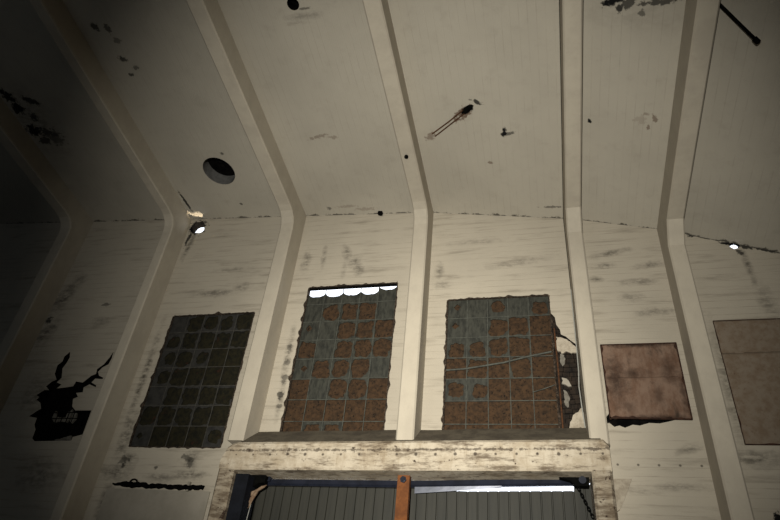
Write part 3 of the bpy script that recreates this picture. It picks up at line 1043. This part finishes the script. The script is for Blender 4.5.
# ------------------------------------------------------------------ low left: iron bar and cover board
root = empty('iron_bar', (-9.5, -.03, 4.98), 'dark corroded iron bar lying along the wall below the darkest window', 'iron bar')
mb = MB()
rb = random.Random(6)
bp_ = [(-10.82 + 2.6 * i / 36, -.02 - rb.uniform(0, .02), 5.01 + rb.uniform(-.018, .018) + (.02 if i < 14 else -.005)) for i in range(37)]
mb.tube(bp_, [.02 + .05 * min(1, i / 5) * rb.uniform(.55, 1.15) for i in range(37)], 8)
mb.build('bar', M_BLACK, root)
mb = MB()
mb.tube([(-10.2 + .11 * math.cos(a), -.08, 5.05 + .1 * math.sin(a)) for a in [2 * math.pi * k / 20 for k in range(21)]], .02, 8, cap=False)
mb.build('ring', M_BLACK, root, smooth=True)
mb = MB()
mb.box((-8.66, -.08, 4.9), (-8.6, .0, 5.13))
mb.build('clip', M_PLASTER_GREY, root)
mb = MB()
mb.box((-10.95, -.03, 2.6), (-8.02, .012, 4.92))
tag(mb.build('cover_board', M_PLASTER_GREY), 'smooth grey board fixed to the wall under the iron bar', 'board')
# loose flake right of the gate
mb = MB()
mb.prism([(1.26, 5.42), (1.67, 5.43), (1.56, 5.2), (1.45, 4.98), (1.36, 4.82), (1.26, 4.75)], -.09, .012)
tag(mb.build('plaster_flake', M_PLASTER), 'wedge of loose plaster beside the right gate jamb', 'plaster')

# ------------------------------------------------------------------ ceiling fittings
def sleeve(x, s, r, depth, label, name, seg):
    up = Vector((0, SLOPE, 1)).normalized()
    ob = empty(name, cpt(x, s), label, 'round opening')
    m = MB()
    ring = [cpt(x + r * math.cos(2 * math.pi * i / seg), s + r * math.sin(2 * math.pi * i / seg)) for i in range(seg)]
    a = [m.vert(p - up * .006) for p in ring]
    b = [m.vert(p + up * depth) for p in ring]
    for i in range(seg):
        j = (i + 1) % seg
        m.face([a[i], a[j], b[j], b[i]])
    m.build('sleeve_wall', M_PIPE if r > .3 else M_VOID, ob, smooth=True, recalc=False)
    m = MB()
    nr = 6
    rows = []
    for q in range(nr + 1):
        f = (q / nr)
        rows.append([m.vert(cpt(x, s) + (p - cpt(x, s)) * f + up * (depth + noise.noise(p * 3 + Vector((q, 0, 0))) * .06 * (1 - f))) for p in ring])
    for q in range(nr):
        for i in range(seg):
            j = (i + 1) % seg
            m.face([rows[q][i], rows[q][j], rows[q + 1][j], rows[q + 1][i]])
    m.build('dark_cap', M_VOID, ob)  # black cap holds the darkness deep in the pipe
    return ob


sleeve(cx, cs, cr, .44, 'large round pipe opening in the ceiling, black inside', 'pipe_opening', 40)
sleeve(sx, ss, sr, .3, 'small black round hole in the ceiling at the top edge', 'pipe_opening', 20)
mb = MB()
nrm = Vector((0, -SLOPE, -1)).normalized()
# dark bolt on the middle rib
zr = h(-3.1) + 2.62 * SLOPE * CN
pc = Vector((-3.14, -2.62 * CN, zr)) + nrm * (RP - .01)
mb.tube([pc, pc + nrm * .05], .055, 10)
tag(mb.build('anchor_bolt', M_BLACK), 'small black anchor bolt on the underside of the middle rib', 'bolt')
mb = MB()
mb.tube([(-4.56, .02, 13.37), (-4.56, -.1, 13.33)], [.06, .09], 8)
tag(mb.build('seam_plug', M_BLACK), 'small black plug stuck in the seam above the daylight window', 'plug')

# bared rebar on the ceiling
root = empty('bared_rebar', cpt(-1.85, 3.2), 'rusty bared rebar slanting across the ceiling', 'rebar')
A, B = cpt(-2.42, 2.8), cpt(-1.42, 3.58)
d = (B - A).normalized()
side = d.cross(nrm).normalized()
for k in (-1, 1):
    m = MB()
    m.tube([A + side * .055 * k + nrm * .008, A.lerp(B, .5) + side * .045 * k + nrm * .02, B + side * .05 * k + nrm * .008], .017, 6)
    m.build('bar', M_BAREBAR, root)
m = MB()
c0 = cpt(-1.42, 3.57)
bl = [c0 + d * (.2 * math.cos(a) * (1 + .3 * noise.noise(Vector((math.cos(a) * 2, math.sin(a) * 2, 3))))) + side * (.09 * math.sin(a)) for a in [2 * math.pi * k / 18 for k in range(18)]]
a_ = [m.vert(p + nrm * .0) for p in bl]
b_ = [m.vert(c0 + (p - c0) * .6 + nrm * .05) for p in bl]
for i in range(18):
    m.face([a_[i], a_[(i + 1) % 18], b_[(i + 1) % 18], b_[i]])
m.face(b_)
m.build('corroded_lump', M_BLACK, root)

# rod hanging from the ceiling
r0, r1 = Vector((3.239, -6.502, 13.05)), Vector((4.435, -5.397, 12.285))
root = empty('hanging_rod', r0, 'black rod hanging slantwise from the ceiling at the top right', 'rod')
m = MB()
m.tube([r0, r0.lerp(r1, .5), r1], .031, 10)
m.build('rod_shaft', M_BLACK, root, smooth=True)
m = MB()
dd = (r1 - r0).normalized()
m.tube([r1 - dd * .06, r1 - dd * .05, r1 + dd * .07, r1 + dd * .08], [.03, .052, .052, .035], 10)
m.build('rod_end', M_BLACK, root)

# ------------------------------------------------------------------ camera, light, sky
cam = bpy.data.cameras.new('camera')
co = bpy.data.objects.new('camera', cam)
COL.objects.link(co)
R = Matrix(((.9691728551623799, .06466990623172893, .237743096733386), (.23039353214990793, -.579817740354424, -.781492295748192), (.08730863164596096, .81217559135834, -.5768431430136278)))
co.matrix_world = Matrix.Translation((0, -13.5, 1.6)) @ R.to_4x4()
cam.sensor_width = 36
cam.lens = 590 / 780 * 36
cam.clip_end = 200
SC.camera = co


def spot(name, loc, target, power, size, blend, radius, color):
    l = bpy.data.lights.new(name, 'SPOT')
    l.energy = power
    l.spot_size = math.radians(size)
    l.spot_blend = blend
    l.shadow_soft_size = radius
    l.color = color
    o = bpy.data.objects.new(name, l)
    COL.objects.link(o)
    o.location = loc
    o.rotation_euler = (Vector(target) - Vector(loc)).to_track_quat('-Z', 'Y').to_euler()
    return o


spot('main_spot', (-.45, -17.0, 1.58), (-2.95, 0, 10.5), 7900, 68.2, 1.0, .1, (1, .965, .87))  # unseen spot behind the camera, cone shaped for falloff at the edges
spot('added_centre_spot', (-.45, -17.0, 1.58), (-3.17, 0, 7.11), 7000, 39.4, 1.0, .1, (1, .945, .83))  # second unseen spot, added to brighten the wall's lower middle
al = bpy.data.lights.new('rear_cool_fill', 'AREA')  # unseen cool fill added before the closed rear wall to lift the dark parts
al.shape = 'RECTANGLE'
al.size, al.size_y = 8, 6
al.energy = 110
al.color = (.8, .9, 1)
ao = bpy.data.objects.new('rear_cool_fill', al)
COL.objects.link(ao)
ao.location = (-12, Y_REAR + .1, 3.2)
ao.rotation_euler = (math.radians(90), 0, 0)
# warm spot added outside, lighting the patch inside the corner hole
spot('corner_hole_spot', (-10.72, 1.2, 12.25), (-11.0, .1, 13.48), 330, 34, .4, .07, (1, .84, .62))

wd_ = bpy.data.worlds.new('sky')
SC.world = wd_
wd_.use_nodes = True
bg = wd_.node_tree.nodes['Background']
bg.inputs[0].default_value = (.86, .91, 1, 1)
bg.inputs[1].default_value = 1.3
vs = SC.view_settings
vs.view_transform = 'Standard'
vs.look = 'None'
vs.gamma = 1
vs.use_curve_mapping = False
vs.exposure = .78
